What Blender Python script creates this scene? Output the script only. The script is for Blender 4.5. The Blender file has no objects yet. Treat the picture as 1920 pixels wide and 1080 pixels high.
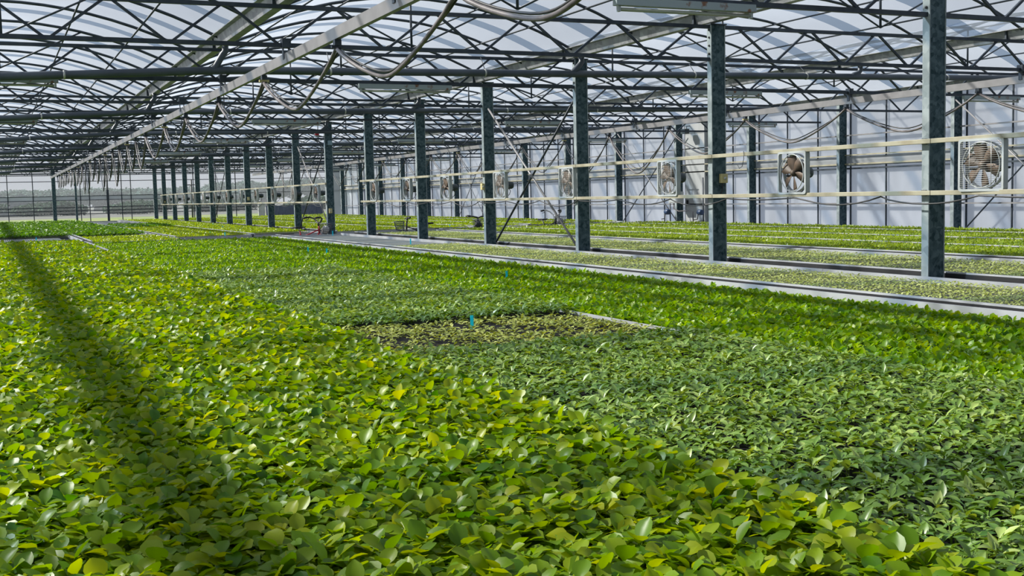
import bpy, math, random
import numpy as np
from mathutils import Vector, Matrix

random.seed(7)
rng = np.random.default_rng(11)
SC = bpy.context.scene
COL = SC.collection

# ------------------------------------------------------------------ helpers
ORD = ['first','second','third','fourth','fifth','sixth','seventh','eighth','ninth','tenth','eleventh','twelfth',
       'thirteenth','fourteenth','fifteenth','sixteenth','seventeenth','eighteenth','nineteenth']
def ordn(n):
    if n <= 19: return ORD[n-1]
    tens = {2:'twent',3:'thirt',4:'fort'}[n//10]
    return tens+'ieth' if n % 10 == 0 else tens+'y-'+ORD[n % 10-1]
def near(n): return 'nearest' if n == 1 else ordn(n)+' nearest'

def tag(o, label=None, cat=None, group=None, kind=None):
    if label: o['label'] = label
    if cat: o['category'] = cat
    if group: o['group'] = group
    if kind: o['kind'] = kind
    return o

def empty(name, loc=(0,0,0), rz=0.0):
    o = bpy.data.objects.new(name, None)
    o.empty_display_size = .1
    o.location = loc; o.rotation_euler = (0,0,rz)
    COL.objects.link(o)
    return o

class MB:
    def __init__(s): s.v=[]; s.f=[]; s.sm=[]
    def add(s, vs, fs, smooth=False):
        b=len(s.v); s.v += [tuple(v) for v in vs]
        s.f += [tuple(i+b for i in f) for f in fs]; s.sm += [smooth]*len(fs)
        return s
    def box(s, x0,x1,y0,y1,z0,z1):
        v=[(x0,y0,z0),(x1,y0,z0),(x1,y1,z0),(x0,y1,z0),(x0,y0,z1),(x1,y0,z1),(x1,y1,z1),(x0,y1,z1)]
        return s.add(v,[(0,3,2,1),(4,5,6,7),(0,1,5,4),(1,2,6,5),(2,3,7,6),(3,0,4,7)])
    def cbox(s, c, d): return s.box(c[0]-d[0]/2,c[0]+d[0]/2,c[1]-d[1]/2,c[1]+d[1]/2,c[2]-d[2]/2,c[2]+d[2]/2)
    def bar(s, p, q, w, h, up=(0,0,1)):
        p=Vector(p); q=Vector(q); d=(q-p).normalized(); u=Vector(up)
        if abs(d.dot(u))>.98: u=Vector((0,1,0))
        r=d.cross(u).normalized(); u=r.cross(d).normalized()
        v=[]
        for c in (p,q):
            for a,b in ((-1,-1),(1,-1),(1,1),(-1,1)): v.append(c+r*(a*w/2)+u*(b*h/2))
        return s.add(v,[(0,1,2,3),(7,6,5,4),(0,4,5,1),(1,5,6,2),(2,6,7,3),(3,7,4,0)])
    def tube(s, pts, r, n=8, cap=True):
        pts=[Vector(p) for p in pts]; m=len(pts)
        rs = r if isinstance(r,(list,tuple)) else [r]*m
        T=[]
        for i in range(m):
            a=pts[max(0,i-1)]; b=pts[min(m-1,i+1)]; T.append((b-a).normalized())
        u=Vector((0,0,1)) if abs(T[0].z)<.9 else Vector((0,1,0))
        v=[];f=[]
        for i in range(m):
            t=T[i]; u=(u-t*u.dot(t)).normalized(); w=t.cross(u)
            for k in range(n):
                a=2*math.pi*k/n; v.append(pts[i]+(u*math.cos(a)+w*math.sin(a))*rs[i])
        for i in range(m-1):
            for k in range(n):
                k2=(k+1)%n; f.append((i*n+k,i*n+k2,(i+1)*n+k2,(i+1)*n+k))
        s.add(v,f,True)
        if cap:
            b=len(s.v)-m*n
            s.f += [tuple(b+k for k in range(n))[::-1], tuple(b+(m-1)*n+k for k in range(n))]; s.sm += [False,False]
        return s
    def lathe(s, prof, c, axis='z', n=20):
        # prof: list of (r, h)
        v=[];f=[]; m=len(prof)
        for r,h in prof:
            for k in range(n):
                a=2*math.pi*k/n; x,y=r*math.cos(a),r*math.sin(a)
                p={'z':(x,y,h),'x':(h,x,y),'y':(x,h,y)}[axis]
                v.append((c[0]+p[0],c[1]+p[1],c[2]+p[2]))
        for i in range(m-1):
            for k in range(n):
                k2=(k+1)%n; f.append((i*n+k,i*n+k2,(i+1)*n+k2,(i+1)*n+k))
        s.add(v,f,True)
        return s
    def torus(s, c, R, r, axis='y', n=28, m=8):
        v=[];f=[]
        for i in range(n):
            a=2*math.pi*i/n
            for k in range(m):
                b=2*math.pi*k/m; rr=R+r*math.cos(b); x,y,z=rr*math.cos(a),rr*math.sin(a),r*math.sin(b)
                p={'z':(x,y,z),'x':(z,x,y),'y':(x,z,y)}[axis]
                v.append((c[0]+p[0],c[1]+p[1],c[2]+p[2]))
        for i in range(n):
            for k in range(m):
                f.append((i*m+k,((i+1)%n)*m+k,((i+1)%n)*m+(k+1)%m,i*m+(k+1)%m))
        return s.add(v,f,True)
    def prism(s, pts, dirv):
        # extrude polygon (3D points) along dirv
        n=len(pts); d=Vector(dirv)
        v=[Vector(p) for p in pts]+[Vector(p)+d for p in pts]
        f=[tuple(range(n))[::-1],tuple(range(n,2*n))]+[(i,(i+1)%n,(i+1)%n+n,i+n) for i in range(n)]
        return s.add(v,f)
    def mesh(s, name, m):
        me=bpy.data.meshes.new(name); me.from_pydata(s.v,[],s.f)
        me.polygons.foreach_set('use_smooth', s.sm)
        if m: me.materials.append(m)
        me.update(); return me
    def build(s, name, m, parent=None, world=True):
        off=Vector((0,0,0))
        if parent is not None and world:
            off=Vector(parent.location)
            if parent.parent is not None: off += Vector(parent.parent.location)
        if off.length>0: s.v=[(a-off.x,b-off.y,c-off.z) for a,b,c in s.v]
        o=bpy.data.objects.new(name, s.mesh(name,m)); COL.objects.link(o)
        if parent is not None: o.parent=parent
        return o
    def top(s, name, m):
        # stand-alone thing: origin at the base of its bounding box
        a=np.array(s.v); c=(a.min(0)+a.max(0))/2; c[2]=a[:,2].min()
        s.v=[tuple(p) for p in a-c]
        o=bpy.data.objects.new(name, s.mesh(name,m)); COL.objects.link(o); o.location=c
        return o

def bevel(o, w, seg=2):
    b=o.modifiers.new('bevel','BEVEL'); b.width=w; b.segments=seg; b.limit_method='ANGLE'
    return o

def copy_tree(o, parent=None):
    c=o.copy(); COL.objects.link(c)
    if parent is not None: c.parent=parent
    for ch in list(o.children): copy_tree(ch, c)
    return c

# ------------------------------------------------------------------ materials
def newmat(name):
    m=bpy.data.materials.new(name); m.use_nodes=True
    nt=m.node_tree; nt.nodes.clear()
    out=nt.nodes.new('ShaderNodeOutputMaterial')
    return m,nt,out
def N(nt,t,**kw):
    n=nt.nodes.new(t)
    for k,v in kw.items(): setattr(n,k,v)
    return n
def setin(n,**kw):
    for k,v in kw.items(): n.inputs[k.replace('_',' ')].default_value=v
def rgba(c): return (c[0],c[1],c[2],1)

def mat(name, c, rough=.5, metal=0.0, c2=None, scale=6.0, lo=.35, hi=.65, detail=4.0, bump=0.0, spec=.5, stretch=None):
    m,nt,out=newmat(name); p=N(nt,'ShaderNodeBsdfPrincipled')
    setin(p,Roughness=rough,Metallic=metal); p.inputs['Specular IOR Level'].default_value=spec
    nt.links.new(p.outputs[0],out.inputs[0])
    p.inputs['Base Color'].default_value=rgba(c)
    if c2 is not None:
        tc=N(nt,'ShaderNodeTexCoord'); no=N(nt,'ShaderNodeTexNoise'); setin(no,Scale=scale,Detail=detail)
        src=tc.outputs['Object']
        if stretch:
            mp=N(nt,'ShaderNodeMapping'); mp.inputs['Scale'].default_value=stretch
            nt.links.new(src,mp.inputs[0]); src=mp.outputs[0]
        nt.links.new(src,no.inputs['Vector'])
        r=N(nt,'ShaderNodeValToRGB'); r.color_ramp.elements[0].position=lo; r.color_ramp.elements[1].position=hi
        r.color_ramp.elements[0].color=rgba(c); r.color_ramp.elements[1].color=rgba(c2)
        nt.links.new(no.outputs[0],r.inputs[0]); nt.links.new(r.outputs[0],p.inputs['Base Color'])
        if bump:
            b=N(nt,'ShaderNodeBump'); setin(b,Strength=bump,Distance=.02)
            nt.links.new(no.outputs[0],b.inputs['Height']); nt.links.new(b.outputs[0],p.inputs['Normal'])
    return m

def galv(name, c1, c2, scale=22, rough=.45, metal=.3):
    # zinc spangle: voronoi cells blended with noise
    m,nt,out=newmat(name); p=N(nt,'ShaderNodeBsdfPrincipled'); setin(p,Roughness=rough,Metallic=metal); p.inputs['Specular IOR Level'].default_value=.18
    tc=N(nt,'ShaderNodeTexCoord'); vo=N(nt,'ShaderNodeTexVoronoi'); setin(vo,Scale=scale)
    no=N(nt,'ShaderNodeTexNoise'); setin(no,Scale=scale*.35,Detail=5.0)
    nt.links.new(tc.outputs['Object'],vo.inputs['Vector']); nt.links.new(tc.outputs['Object'],no.inputs['Vector'])
    mx=N(nt,'ShaderNodeMath',operation='MULTIPLY_ADD'); mx.inputs[1].default_value=.45
    sp=N(nt,'ShaderNodeSeparateColor'); nt.links.new(vo.outputs['Color'],sp.inputs[0])
    nt.links.new(sp.outputs[0],mx.inputs[0]); nt.links.new(no.outputs[0],mx.inputs[2])
    r=N(nt,'ShaderNodeValToRGB'); r.color_ramp.elements[0].position=.45; r.color_ramp.elements[1].position=.95
    r.color_ramp.elements[0].color=rgba(c1); r.color_ramp.elements[1].color=rgba(c2)
    nt.links.new(mx.outputs[0],r.inputs[0]); nt.links.new(r.outputs[0],p.inputs['Base Color'])
    nt.links.new(p.outputs[0],out.inputs[0])
    return m

def leaf_mat(name, cols, trans=.42, tmul=(1.25,1.15,.55), rough=.38, spec=.5):
    m,nt,out=newmat(name)
    at=N(nt,'ShaderNodeAttribute',attribute_name='tint')
    r=N(nt,'ShaderNodeValToRGB')
    r.color_ramp.elements[0].color=rgba(cols[0]); r.color_ramp.elements[1].color=rgba(cols[-1])
    for i,c in enumerate(cols[1:-1]):
        e=r.color_ramp.elements.new((i+1)/(len(cols)-1)); e.color=rgba(c)
    nt.links.new(at.outputs['Fac'],r.inputs[0])
    p=N(nt,'ShaderNodeBsdfPrincipled'); setin(p,Roughness=rough); p.inputs['Specular IOR Level'].default_value=spec
    nt.links.new(r.outputs[0],p.inputs['Base Color'])
    t=N(nt,'ShaderNodeBsdfTranslucent')
    mu=N(nt,'ShaderNodeMix',data_type='RGBA',blend_type='MULTIPLY'); mu.inputs[0].default_value=1
    nt.links.new(r.outputs[0],mu.inputs[6]); mu.inputs[7].default_value=rgba(tmul)
    nt.links.new(mu.outputs[2],t.inputs[0])
    mix=N(nt,'ShaderNodeMixShader'); mix.inputs[0].default_value=trans
    nt.links.new(p.outputs[0],mix.inputs[1]); nt.links.new(t.outputs[0],mix.inputs[2])
    nt.links.new(mix.outputs[0],out.inputs[0])
    return m

def film_mat(name, clear, tcol=(.86,.88,.92), bands=False, diff=0.0, scale=1.2, wrinkle=None):
    # plastic sheet: part clear (lets the sun through), part milky
    m,nt,out=newmat(name)
    tr=N(nt,'ShaderNodeBsdfTransparent'); tr.inputs[0].default_value=(.97,.975,1,1)
    tl=N(nt,'ShaderNodeBsdfTranslucent')
    tc=N(nt,'ShaderNodeTexCoord'); no=N(nt,'ShaderNodeTexNoise'); setin(no,Scale=scale,Detail=4.0)
    src=tc.outputs['Object']
    if wrinkle:
        mp=N(nt,'ShaderNodeMapping'); mp.inputs['Scale'].default_value=wrinkle
        nt.links.new(src,mp.inputs[0]); src=mp.outputs[0]
    nt.links.new(src,no.inputs['Vector'])
    r=N(nt,'ShaderNodeValToRGB'); r.color_ramp.elements[0].position=.3; r.color_ramp.elements[1].position=.7
    r.color_ramp.elements[0].color=rgba([x*.88 for x in tcol]); r.color_ramp.elements[1].color=rgba(tcol)
    nt.links.new(no.outputs[0],r.inputs[0]); nt.links.new(r.outputs[0],tl.inputs[0])
    body=tl.outputs[0]
    if diff>0:
        df=N(nt,'ShaderNodeBsdfDiffuse'); nt.links.new(r.outputs[0],df.inputs[0])
        md=N(nt,'ShaderNodeMixShader'); md.inputs[0].default_value=diff
        nt.links.new(body,md.inputs[1]); nt.links.new(df.outputs[0],md.inputs[2]); body=md.outputs[0]
    mix=N(nt,'ShaderNodeMixShader'); mix.inputs[0].default_value=1-clear
    nt.links.new(tr.outputs[0],mix.inputs[1]); nt.links.new(body,mix.inputs[2])
    res=mix.outputs[0]
    if bands:
        # overlap seams where two sheets meet, midway between the ribs (bluish, less clear)
        sx=N(nt,'ShaderNodeSeparateXYZ'); nt.links.new(tc.outputs['Object'],sx.inputs[0])
        a=N(nt,'ShaderNodeMath',operation='ADD'); a.inputs[1].default_value=-8.28-.95+18.0
        nt.links.new(sx.outputs[1],a.inputs[0])
        pp=N(nt,'ShaderNodeMath',operation='PINGPONG'); pp.inputs[1].default_value=.9
        nt.links.new(a.outputs[0],pp.inputs[0])
        lt=N(nt,'ShaderNodeMath',operation='LESS_THAN'); lt.inputs[1].default_value=.17
        nt.links.new(pp.outputs[0],lt.inputs[0])
        tr2=N(nt,'ShaderNodeBsdfTransparent'); tr2.inputs[0].default_value=(.36,.46,.60,1)
        tl2=N(nt,'ShaderNodeBsdfTranslucent'); tl2.inputs[0].default_value=(.28,.35,.46,1)
        m2=N(nt,'ShaderNodeMixShader'); m2.inputs[0].default_value=.3
        nt.links.new(tr2.outputs[0],m2.inputs[1]); nt.links.new(tl2.outputs[0],m2.inputs[2])
        m3=N(nt,'ShaderNodeMixShader'); nt.links.new(lt.outputs[0],m3.inputs[0])
        nt.links.new(res,m3.inputs[1]); nt.links.new(m2.outputs[0],m3.inputs[2]); res=m3.outputs[0]
    nt.links.new(res,out.inputs[0])
    return m

def tray_mat(name, c, hole, pitch=.04):
    # plug tray seen from above: dark square cells in a plastic grid
    m,nt,out=newmat(name); p=N(nt,'ShaderNodeBsdfPrincipled'); setin(p,Roughness=.6)
    tc=N(nt,'ShaderNodeTexCoord'); sx=N(nt,'ShaderNodeSeparateXYZ'); nt.links.new(tc.outputs['Object'],sx.inputs[0])
    pr=[]
    for i in (0,1):
        pp=N(nt,'ShaderNodeMath',operation='PINGPONG'); pp.inputs[1].default_value=pitch/2
        nt.links.new(sx.outputs[i],pp.inputs[0])
        g=N(nt,'ShaderNodeMath',operation='GREATER_THAN'); g.inputs[1].default_value=pitch*.11
        nt.links.new(pp.outputs[0],g.inputs[0]); pr.append(g)
    mu=N(nt,'ShaderNodeMath',operation='MULTIPLY'); nt.links.new(pr[0].outputs[0],mu.inputs[0]); nt.links.new(pr[1].outputs[0],mu.inputs[1])
    mx=N(nt,'ShaderNodeMix',data_type='RGBA'); nt.links.new(mu.outputs[0],mx.inputs[0])
    mx.inputs[6].default_value=rgba(c); mx.inputs[7].default_value=rgba(hole)
    nt.links.new(mx.outputs[2],p.inputs['Base Color']); nt.links.new(p.outputs[0],out.inputs[0])
    return m

M={}
M['column']=galv('galvanised_column_shade',(.012,.036,.046),(.085,.13,.15),26,.55,.0)  # same zinc toned dark: shade of the recessed web put into its colour
M['flange']=galv('galvanised_flange_sunlit',(.17,.21,.225),(.30,.345,.36),14,.5,.0)  # same zinc toned bright: sunlight on the flange put into its colour
M['steel']=mat('dark_steel',(.015,.024,.038),.5,.1,(.034,.047,.063),9)
M['gutter']=galv('galvanised_gutter',(.20,.205,.22),(.36,.37,.385),10,.42,.3)
M['track']=mat('track_steel',(.18,.178,.185),.45,.2,(.225,.222,.23),5)
M['pipe']=mat('grey_pvc_pipe',(.042,.055,.074),.45,0,(.062,.078,.10),3)
M['clamp']=mat('pipe_clamp',(.45,.46,.45),.4,.5)
M['rim']=mat('bench_aluminium',(.35,.37,.40),.42,.2,(.44,.46,.49),3)
M['bench']=mat('bench_tray_black',(.02,.022,.025),.8,spec=.1)
M['cream']=mat('cream_rail',(.32,.305,.225),.55,0,(.22,.19,.125),4,.45,.75)
M['white']=mat('white_enamel',(.40,.43,.44),.4,0,(.32,.35,.36),7)
M['lamp']=mat('lamp_enamel',(.26,.31,.325),.45,0,(.16,.07,.03),9,.60,.68)
M['tube']=mat('lamp_tube',(.34,.36,.30),.25,0)
M['blade']=mat('rusty_blade',(.10,.066,.044),.6,.1,(.05,.038,.03),12)
M['black']=mat('black_rubber',(.012,.013,.015),.5)
M['motor']=mat('motor_paint',(.035,.05,.055),.5)
M['hose']=mat('grey_hose',(.13,.115,.12),.5,0,(.065,.058,.062),6)
M['cable']=mat('dark_cable',(.02,.022,.026),.45)
M['box']=mat('beige_box',(.48,.42,.20),.5)
M['red']=mat('red_plastic',(.55,.02,.05),.35)
M['bluegrey']=mat('bluegrey_box',(.20,.30,.36),.4)
M['navy']=mat('navy_motor',(.03,.06,.13),.4)
M['cabinet']=mat('cabinet_grey',(.55,.57,.58),.5,0,(.42,.43,.42),6)
M['cyan']=film_mat('cyan_label',0.0,(.06,.72,.85),diff=.5)
M['bikered']=mat('bike_red',(.35,.02,.03),.35)
M['chrome']=mat('bike_chrome',(.55,.56,.57),.25,.8)
M['bag']=mat('white_bag',(.85,.85,.84),.6,0,(.72,.72,.72),10)
M['tray']=mat('grey_tray',(.21,.235,.24),.6)
M['trayb']=mat('black_tray',(.008,.008,.010),.7,spec=.08)
M['trays']=tray_mat('plug_tray_cells',(.05,.058,.065),(.010,.010,.009),.043)
M['floor']=mat('concrete_floor',(.16,.16,.15),.85,0,(.22,.22,.20),1.5)
M['roof']=film_mat('roof_film',.68,(.58,.66,.80),bands=True)
M['wallfilm']=film_mat('wall_film',.03,(.90,.93,.98),diff=.14,scale=1.0,wrinkle=(1,1.6,.5))
M['dirtyfilm']=film_mat('dirty_film',.03,(.42,.44,.455),diff=.5,scale=2.5,wrinkle=(1,1.2,4))
M['panel']=film_mat('stained_panel',.0,(.50,.52,.53),diff=.7,scale=2.0,wrinkle=(1,2,.7))
M['endsheet']=film_mat('end_sheet',0.0,(.50,.53,.58),diff=.55)
M['endfilm']=film_mat('clear_end_film',.985,(.8,.82,.85))
M['greysheet']=mat('grey_sheet',(.30,.32,.36),.6,0,(.38,.40,.44),3)
M['bluesheet']=mat('blue_sheet',(.07,.09,.15),.6,0,(.13,.15,.22),3,stretch=(6,1,1))
M['darkgrey']=mat('dark_grey_matte',(.16,.17,.18),.8)
M['grass']=mat('field_grass',(.10,.17,.045),.95,0,(.20,.23,.06),.15)
M['dirt']=mat('bare_earth',(.075,.085,.085),.95,0,(.11,.12,.115),.2)

LF={}
LF['broad']=leaf_mat('broad_leaf',[(.05,.17,.003),(.18,.31,.001),(.37,.43,.001)],.5,(1.36,1.2,.1),.42,.45)
LF['green']=leaf_mat('mid_green_leaf',[(.06,.18,.006),(.16,.31,.003),(.30,.41,.003)],.48,(1.3,1.2,.15),.42,.45)
LF['stunt']=leaf_mat('stunted_leaf',[(.10,.16,.02),(.28,.33,.06),(.48,.52,.16)],.22,(1.3,1.2,.3),.45,.5)
LF['dense']=leaf_mat('dense_leaf',[(.04,.13,.006),(.10,.23,.004),(.20,.32,.004)],.42,(1.2,1.2,.2),.45,.4)
LF['pepper']=leaf_mat('pointed_leaf',[(.05,.14,.015),(.16,.28,.035),(.36,.47,.12)],.26,(1.4,1.25,.2),.40,.8)
LF['small']=leaf_mat('small_sprout',[(.24,.32,.08),(.42,.49,.15),(.60,.66,.27)],.32,(1.1,1.1,.6),.4,.4)
LF['lime']=leaf_mat('lime_sprout',[(.15,.28,.003),(.28,.40,.002),(.40,.48,.004)],.42,(1.35,1.2,.3),.4,.4)
LF['lime2']=leaf_mat('pale_lime_sprout',[(.17,.28,.015),(.28,.39,.025),(.40,.48,.06)],.40,(1.2,1.15,.5),.4,.4)
LF['tree']=leaf_mat('hazed_tree_leaf',[(.07,.12,.115),(.09,.15,.14),(.115,.175,.165)],.15,(1.1,1.1,.8),1,.0)  # bluish tone puts the haze of distance into the leaf colour
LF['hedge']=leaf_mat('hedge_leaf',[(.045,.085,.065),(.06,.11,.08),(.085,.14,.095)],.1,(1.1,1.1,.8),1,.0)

# ------------------------------------------------------------------ camera (solved from the photograph)
F_PX=2130.1; YAW=.426; PITCH=-.0818; ROLL=-.0235
cy,sy=math.cos(YAW),math.sin(YAW); cp,sp_=math.cos(PITCH),math.sin(PITCH)
fwd=Vector((sy*cp,cy*cp,sp_)); right=Vector((cy,-sy,0)); up=right.cross(fwd)
cr,sr=math.cos(ROLL),math.sin(ROLL)
r2=right*cr+up*sr; u2=-right*sr+up*cr
cam=bpy.data.cameras.new('camera'); camo=bpy.data.objects.new('camera',cam); COL.objects.link(camo)
cam.sensor_width=36; cam.lens=F_PX/1920*36; cam.clip_start=.05; cam.clip_end=2000
mw=Matrix.Identity(4)
for i in range(3): mw[i][0]=r2[i]; mw[i][1]=u2[i]; mw[i][2]=-fwd[i]
camo.matrix_world=mw
SC.camera=camo
npr,npu,npf=np.array(r2),np.array(u2),np.array(fwd)
def project(P):
    d=P@npf; d=np.where(d<.05,1e-6,d)
    return 960+F_PX*(P@npr)/d, 540-F_PX*(P@npu)/d, P@npf

# ------------------------------------------------------------------ key dimensions (metres, camera at the origin)
FLOOR=-1.6; RIM=-.846; TRAYZ=-.925
Y0=8.28; S=3.6
def YK(k): return Y0+S*k
KMAX=16; YEND=YK(KMAX)+.12
XC=8.268; CW=.105            # middle column row
XW=18.745                    # right wall columns
GUT=[-7.86,-2.49,2.915,8.21,13.57,18.86]
ZT,ZB=2.03,1.61              # truss chords
ZG=2.06                      # gutter underside
def arch_z(x,i):
    a,b=GUT[i]+.05,GUT[i+1]-.05; c=(a+b)/2; h=(b-a)/2
    return 2.17+.65*(1-((x-c)/h)**2)
YBACK=-.7  # house cut short behind the camera to dim light from there

# ------------------------------------------------------------------ setting
m=MB(); m.box(-7.9,19.0,YBACK,YEND+.1,FLOOR-.1,FLOOR); tag(m.top('floor',M['floor']),kind='structure')
ceil=empty('ceiling'); tag(ceil,kind='structure')
for i in range(5):
    m=MB(); n=26; xs=[GUT[i]+(GUT[i+1]-GUT[i])*k/n for k in range(n+1)]
    zs=[(arch_z(min(max(x,GUT[i]+.05),GUT[i+1]-.05),i))+.03 for x in xs]
    v=[];f=[]
    for x,z in zip(xs,zs): v += [(x,YBACK,z),(x,YEND,z)]
    for k in range(n): f.append((2*k,2*k+2,2*k+3,2*k+1))
    m.add(v,f,True); m.build('roof_sheet',M['roof'],ceil)
m=MB(); m.box(18.95,18.97,YBACK,YEND,FLOOR,2.17); wr=m.top('wall_right',M['wallfilm']); tag(wr,kind='structure')
m=MB(); m.box(-7.9,-7.88,YBACK,YEND,FLOOR,2.17); tag(m.top('wall_left',M['wallfilm']),kind='structure')
m=MB(); m.box(-7.9,18.97,YBACK-.05,YBACK,FLOOR,2.9); tag(m.top('wall_back_blocker',M['darkgrey']),kind='structure')  # unseen opaque wall added to block light from behind the camera
# far end wall: clear film in five gables
wf=MB()
for i in range(5):
    n=20; xs=[GUT[i]+(GUT[i+1]-GUT[i])*k/n for k in range(n+1)]
    v=[];f=[]
    for x in xs:
        zt=arch_z(min(max(x,GUT[i]+.05),GUT[i+1]-.05),i)+.03
        v += [(x,YEND,FLOOR),(x,YEND,zt)]
    for k in range(n): f.append((2*k,2*k+2,2*k+3,2*k+1))
    wf.add(v,f)
wfo=wf.build('wall_far',M['endfilm']); tag(wfo,kind='structure')
# end wall framing and the pale sheet across it
def trim(n,name_mb,mm): o=name_mb.top('trim_%d'%n,mm); tag(o,kind='structure'); return o
tn=1
for z in (1.68,1.28):
    trim(tn,MB().box(-7.8,18.9,YEND-.05,YEND-.02,z-.018,z+.018),M['steel']); tn+=1
for z in (-.13,-.31,-.49):
    trim(tn,MB().box(-7.8,13.9,YEND-.06,YEND-.02,z-.022,z+.022),M['steel']); tn+=1
trim(tn,MB().box(-7.8,8.6,YEND-.045,YEND-.03,.275,.47),M['endsheet']); tn+=1
trim(tn,MB().box(-7.8,18.8,YEND-.06,YEND-.02,.47,.50),M['steel']); tn+=1
trim(tn,MB().box(-7.8,8.6,YEND-.06,YEND-.02,.245,.275),M['steel']); tn+=1
for x in (.75,1.99,4.36,4.82,6.49,6.98,9.3,10.35,11.6,12.7,14.9,16.0,17.1):
    trim(tn,MB().box(x-.022,x+.022,YEND-.07,YEND-.02,FLOOR,2.2),M['steel']); tn+=1
trim(tn,MB().box(5.70,5.82,YEND-.1,YEND-.02,FLOOR,.80),M['steel']); tn+=1
trim(tn,MB().box(14.4,17.75,YEND-.09,YEND-.03,FLOOR,-.30),M['bluesheet']); tn+=1
trim(tn,MB().box(13.95,14.32,YEND-.12,YEND-.03,FLOOR,-.12),M['cabinet']); tn+=1
trim(tn,MB().box(17.95,18.94,YEND-.08,YEND-.03,FLOOR,2.15),M['endsheet']); tn+=1
# right wall girts, mullions, rolled vent film
for z,w in ((1.23,.03),(.76,.03),(.545,.035),(-.40,.03)):
    trim(tn,MB().box(18.80,18.86,4.0,YEND-.1,z-w/2,z+w/2),M['cream' if z<1 and z>0 else 'track']); tn+=1
trim(tn,MB().box(18.86,18.90,4.0,YEND-.1,.42,.46),M['steel']); tn+=1
m=MB()
v=[];f=[]; nn=180
for k in range(nn+1):
    y=4+ (YEND-4.2)*k/nn
    for j,(dx,z) in enumerate(((.0,.74),(.03,.70),(.035,.62),(.02,.55),(.04,.50))):
        v.append((18.90-dx+random.uniform(-.006,.006),y,z+random.uniform(-.008,.008)))
for k in range(nn):
    for j in range(4): f.append((k*5+j,k*5+j+1,(k+1)*5+j+1,(k+1)*5+j))
m.add(v,f,True); trim(tn,m,M['dirtyfilm']); tn+=1
y=14.5
while y<YEND-.5:
    trim(tn,MB().box(18.89,18.92,y-.014,y+.014,FLOOR,2.15),M['steel']); tn+=1
    y+=1.2
# stained door panel at the end of the cross aisle
m=MB().box(18.80,18.93,27.75,28.75,FLOOR,1.95); o=m.top('door_1',M['panel']); tag(o,kind='structure')
MB().cbox((18.77,28.62,-.35),(.05,.03,.14)).build('door_handle',M['black'],o)

# ------------------------------------------------------------------ columns
def column(x,y,cw,cd,label,group,ztop=ZT,bolts=False):
    r=empty('steel_column',(x,y,FLOOR)); tag(r,label,'column',group)
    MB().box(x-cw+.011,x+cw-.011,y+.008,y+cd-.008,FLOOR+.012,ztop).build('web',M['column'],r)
    for s_ in (-1,1):
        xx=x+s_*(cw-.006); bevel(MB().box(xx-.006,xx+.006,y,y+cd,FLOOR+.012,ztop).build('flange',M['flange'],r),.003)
    MB().box(x-cw-.04,x+cw+.04,y-.04,y+cd+.04,FLOOR,FLOOR+.012).build('base_plate',M['column'],r)
    MB().box(x-cw-.015,x+cw+.015,y-.015,y+cd+.015,ztop,ztop+.014).build('cap_plate',M['steel'],r)
    if bolts:
        for z in (1.68,1.78,1.88,1.97):
            MB().lathe([(0.0001,-.012),(.013,-.012),(.013,0),(.0001,0)],(x-cw,y+cd*.45,z),'x',8).build('bolt',M['black'],r)
    return r
for k in range(KMAX+1):
    column(XC,YK(k),CW,.092,'grey galvanised steel column in the middle row, %s to the camera'%near(k+1),'columns of the middle row',bolts=k<3)
for k in range(14):
    y=18.186+S*k
    if y>YEND-.3: break
    column(XW,y,.115,.10,'dark steel column against the white right wall, %s to the camera'%near(k+1),'columns along the right wall')
column(3.03,YK(16)-.05,.10,.1,'wide dark column at the far end wall where the left ceiling track stops','columns at the far end')
column(4.13,YK(16)-.02,.055,.08,'slim grey column at the far end wall, right of the wide dark one','columns at the far end')

# ------------------------------------------------------------------ gutters
gl={1:'galvanised roof gutter out of frame above the left edge',2:'galvanised gutter beam running down the roof above the left ceiling track',
    3:'galvanised gutter beam lying on top of the middle row of columns',4:'galvanised gutter beam above the right ceiling track',5:'galvanised eaves gutter on top of the white right wall'}
for i in (1,2,3,4,5):
    x=GUT[i]; m=MB()
    pr=[(x-.055,ZG),(x+.055,ZG),(x+.085,2.19),(x+.155,2.19),(x+.155,2.20),(x+.07,2.20),(x+.045,2.075),(x-.045,2.075),(x-.07,2.20),(x-.155,2.20),(x-.155,2.19),(x-.085,2.19)]
    m.prism([(a,YBACK,b) for a,b in pr],(0,YEND-YBACK-.02,0))
    r=empty('roof_gutter',(x,YBACK,ZG)); tag(r,gl[i],'gutter','roof gutters')
    m.build('channel',M['gutter'],r)
    for k in range(-1,KMAX+1):
        MB().box(x-.10,x-.062,YK(k)+.3,YK(k)+.33,ZG,2.19).build('joint_strap',M['steel'],r)

# ------------------------------------------------------------------ trusses
def truss(x0,x1,y,label,group):
    r=empty('roof_truss',((x0+x1)/2,y,ZB)); tag(r,label,'truss',group)
    MB().box(x0,x1,y-.022,y+.022,ZT-.042,ZT).build('top_chord',M['steel'],r)
    MB().box(x0,x1,y-.022,y+.022,ZB-.02,ZB+.024).build('bottom_chord',M['steel'],r)
    a,b=x0+.78,x1-.78; n=max(1,round((b-a)/1.09)); p=(b-a)/n
    m=MB(); zt,zb=ZT-.02,ZB+.01
    m.bar((x0+.22,y,zt),(a-.03,y,zb),.026,.026)
    m.bar((x1-.22,y,zt),(b+.03,y,zb),.026,.026)
    for k in range(n):
        m.bar((a+k*p+.03,y,zb),(a+k*p+p/2-.03,y,zt),.026,.026)
        m.bar((a+k*p+p/2+.03,y,zt),(a+(k+1)*p-.03,y,zb),.026,.026)
    m.build('web_lattice',M['steel'],r)
    return r
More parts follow.
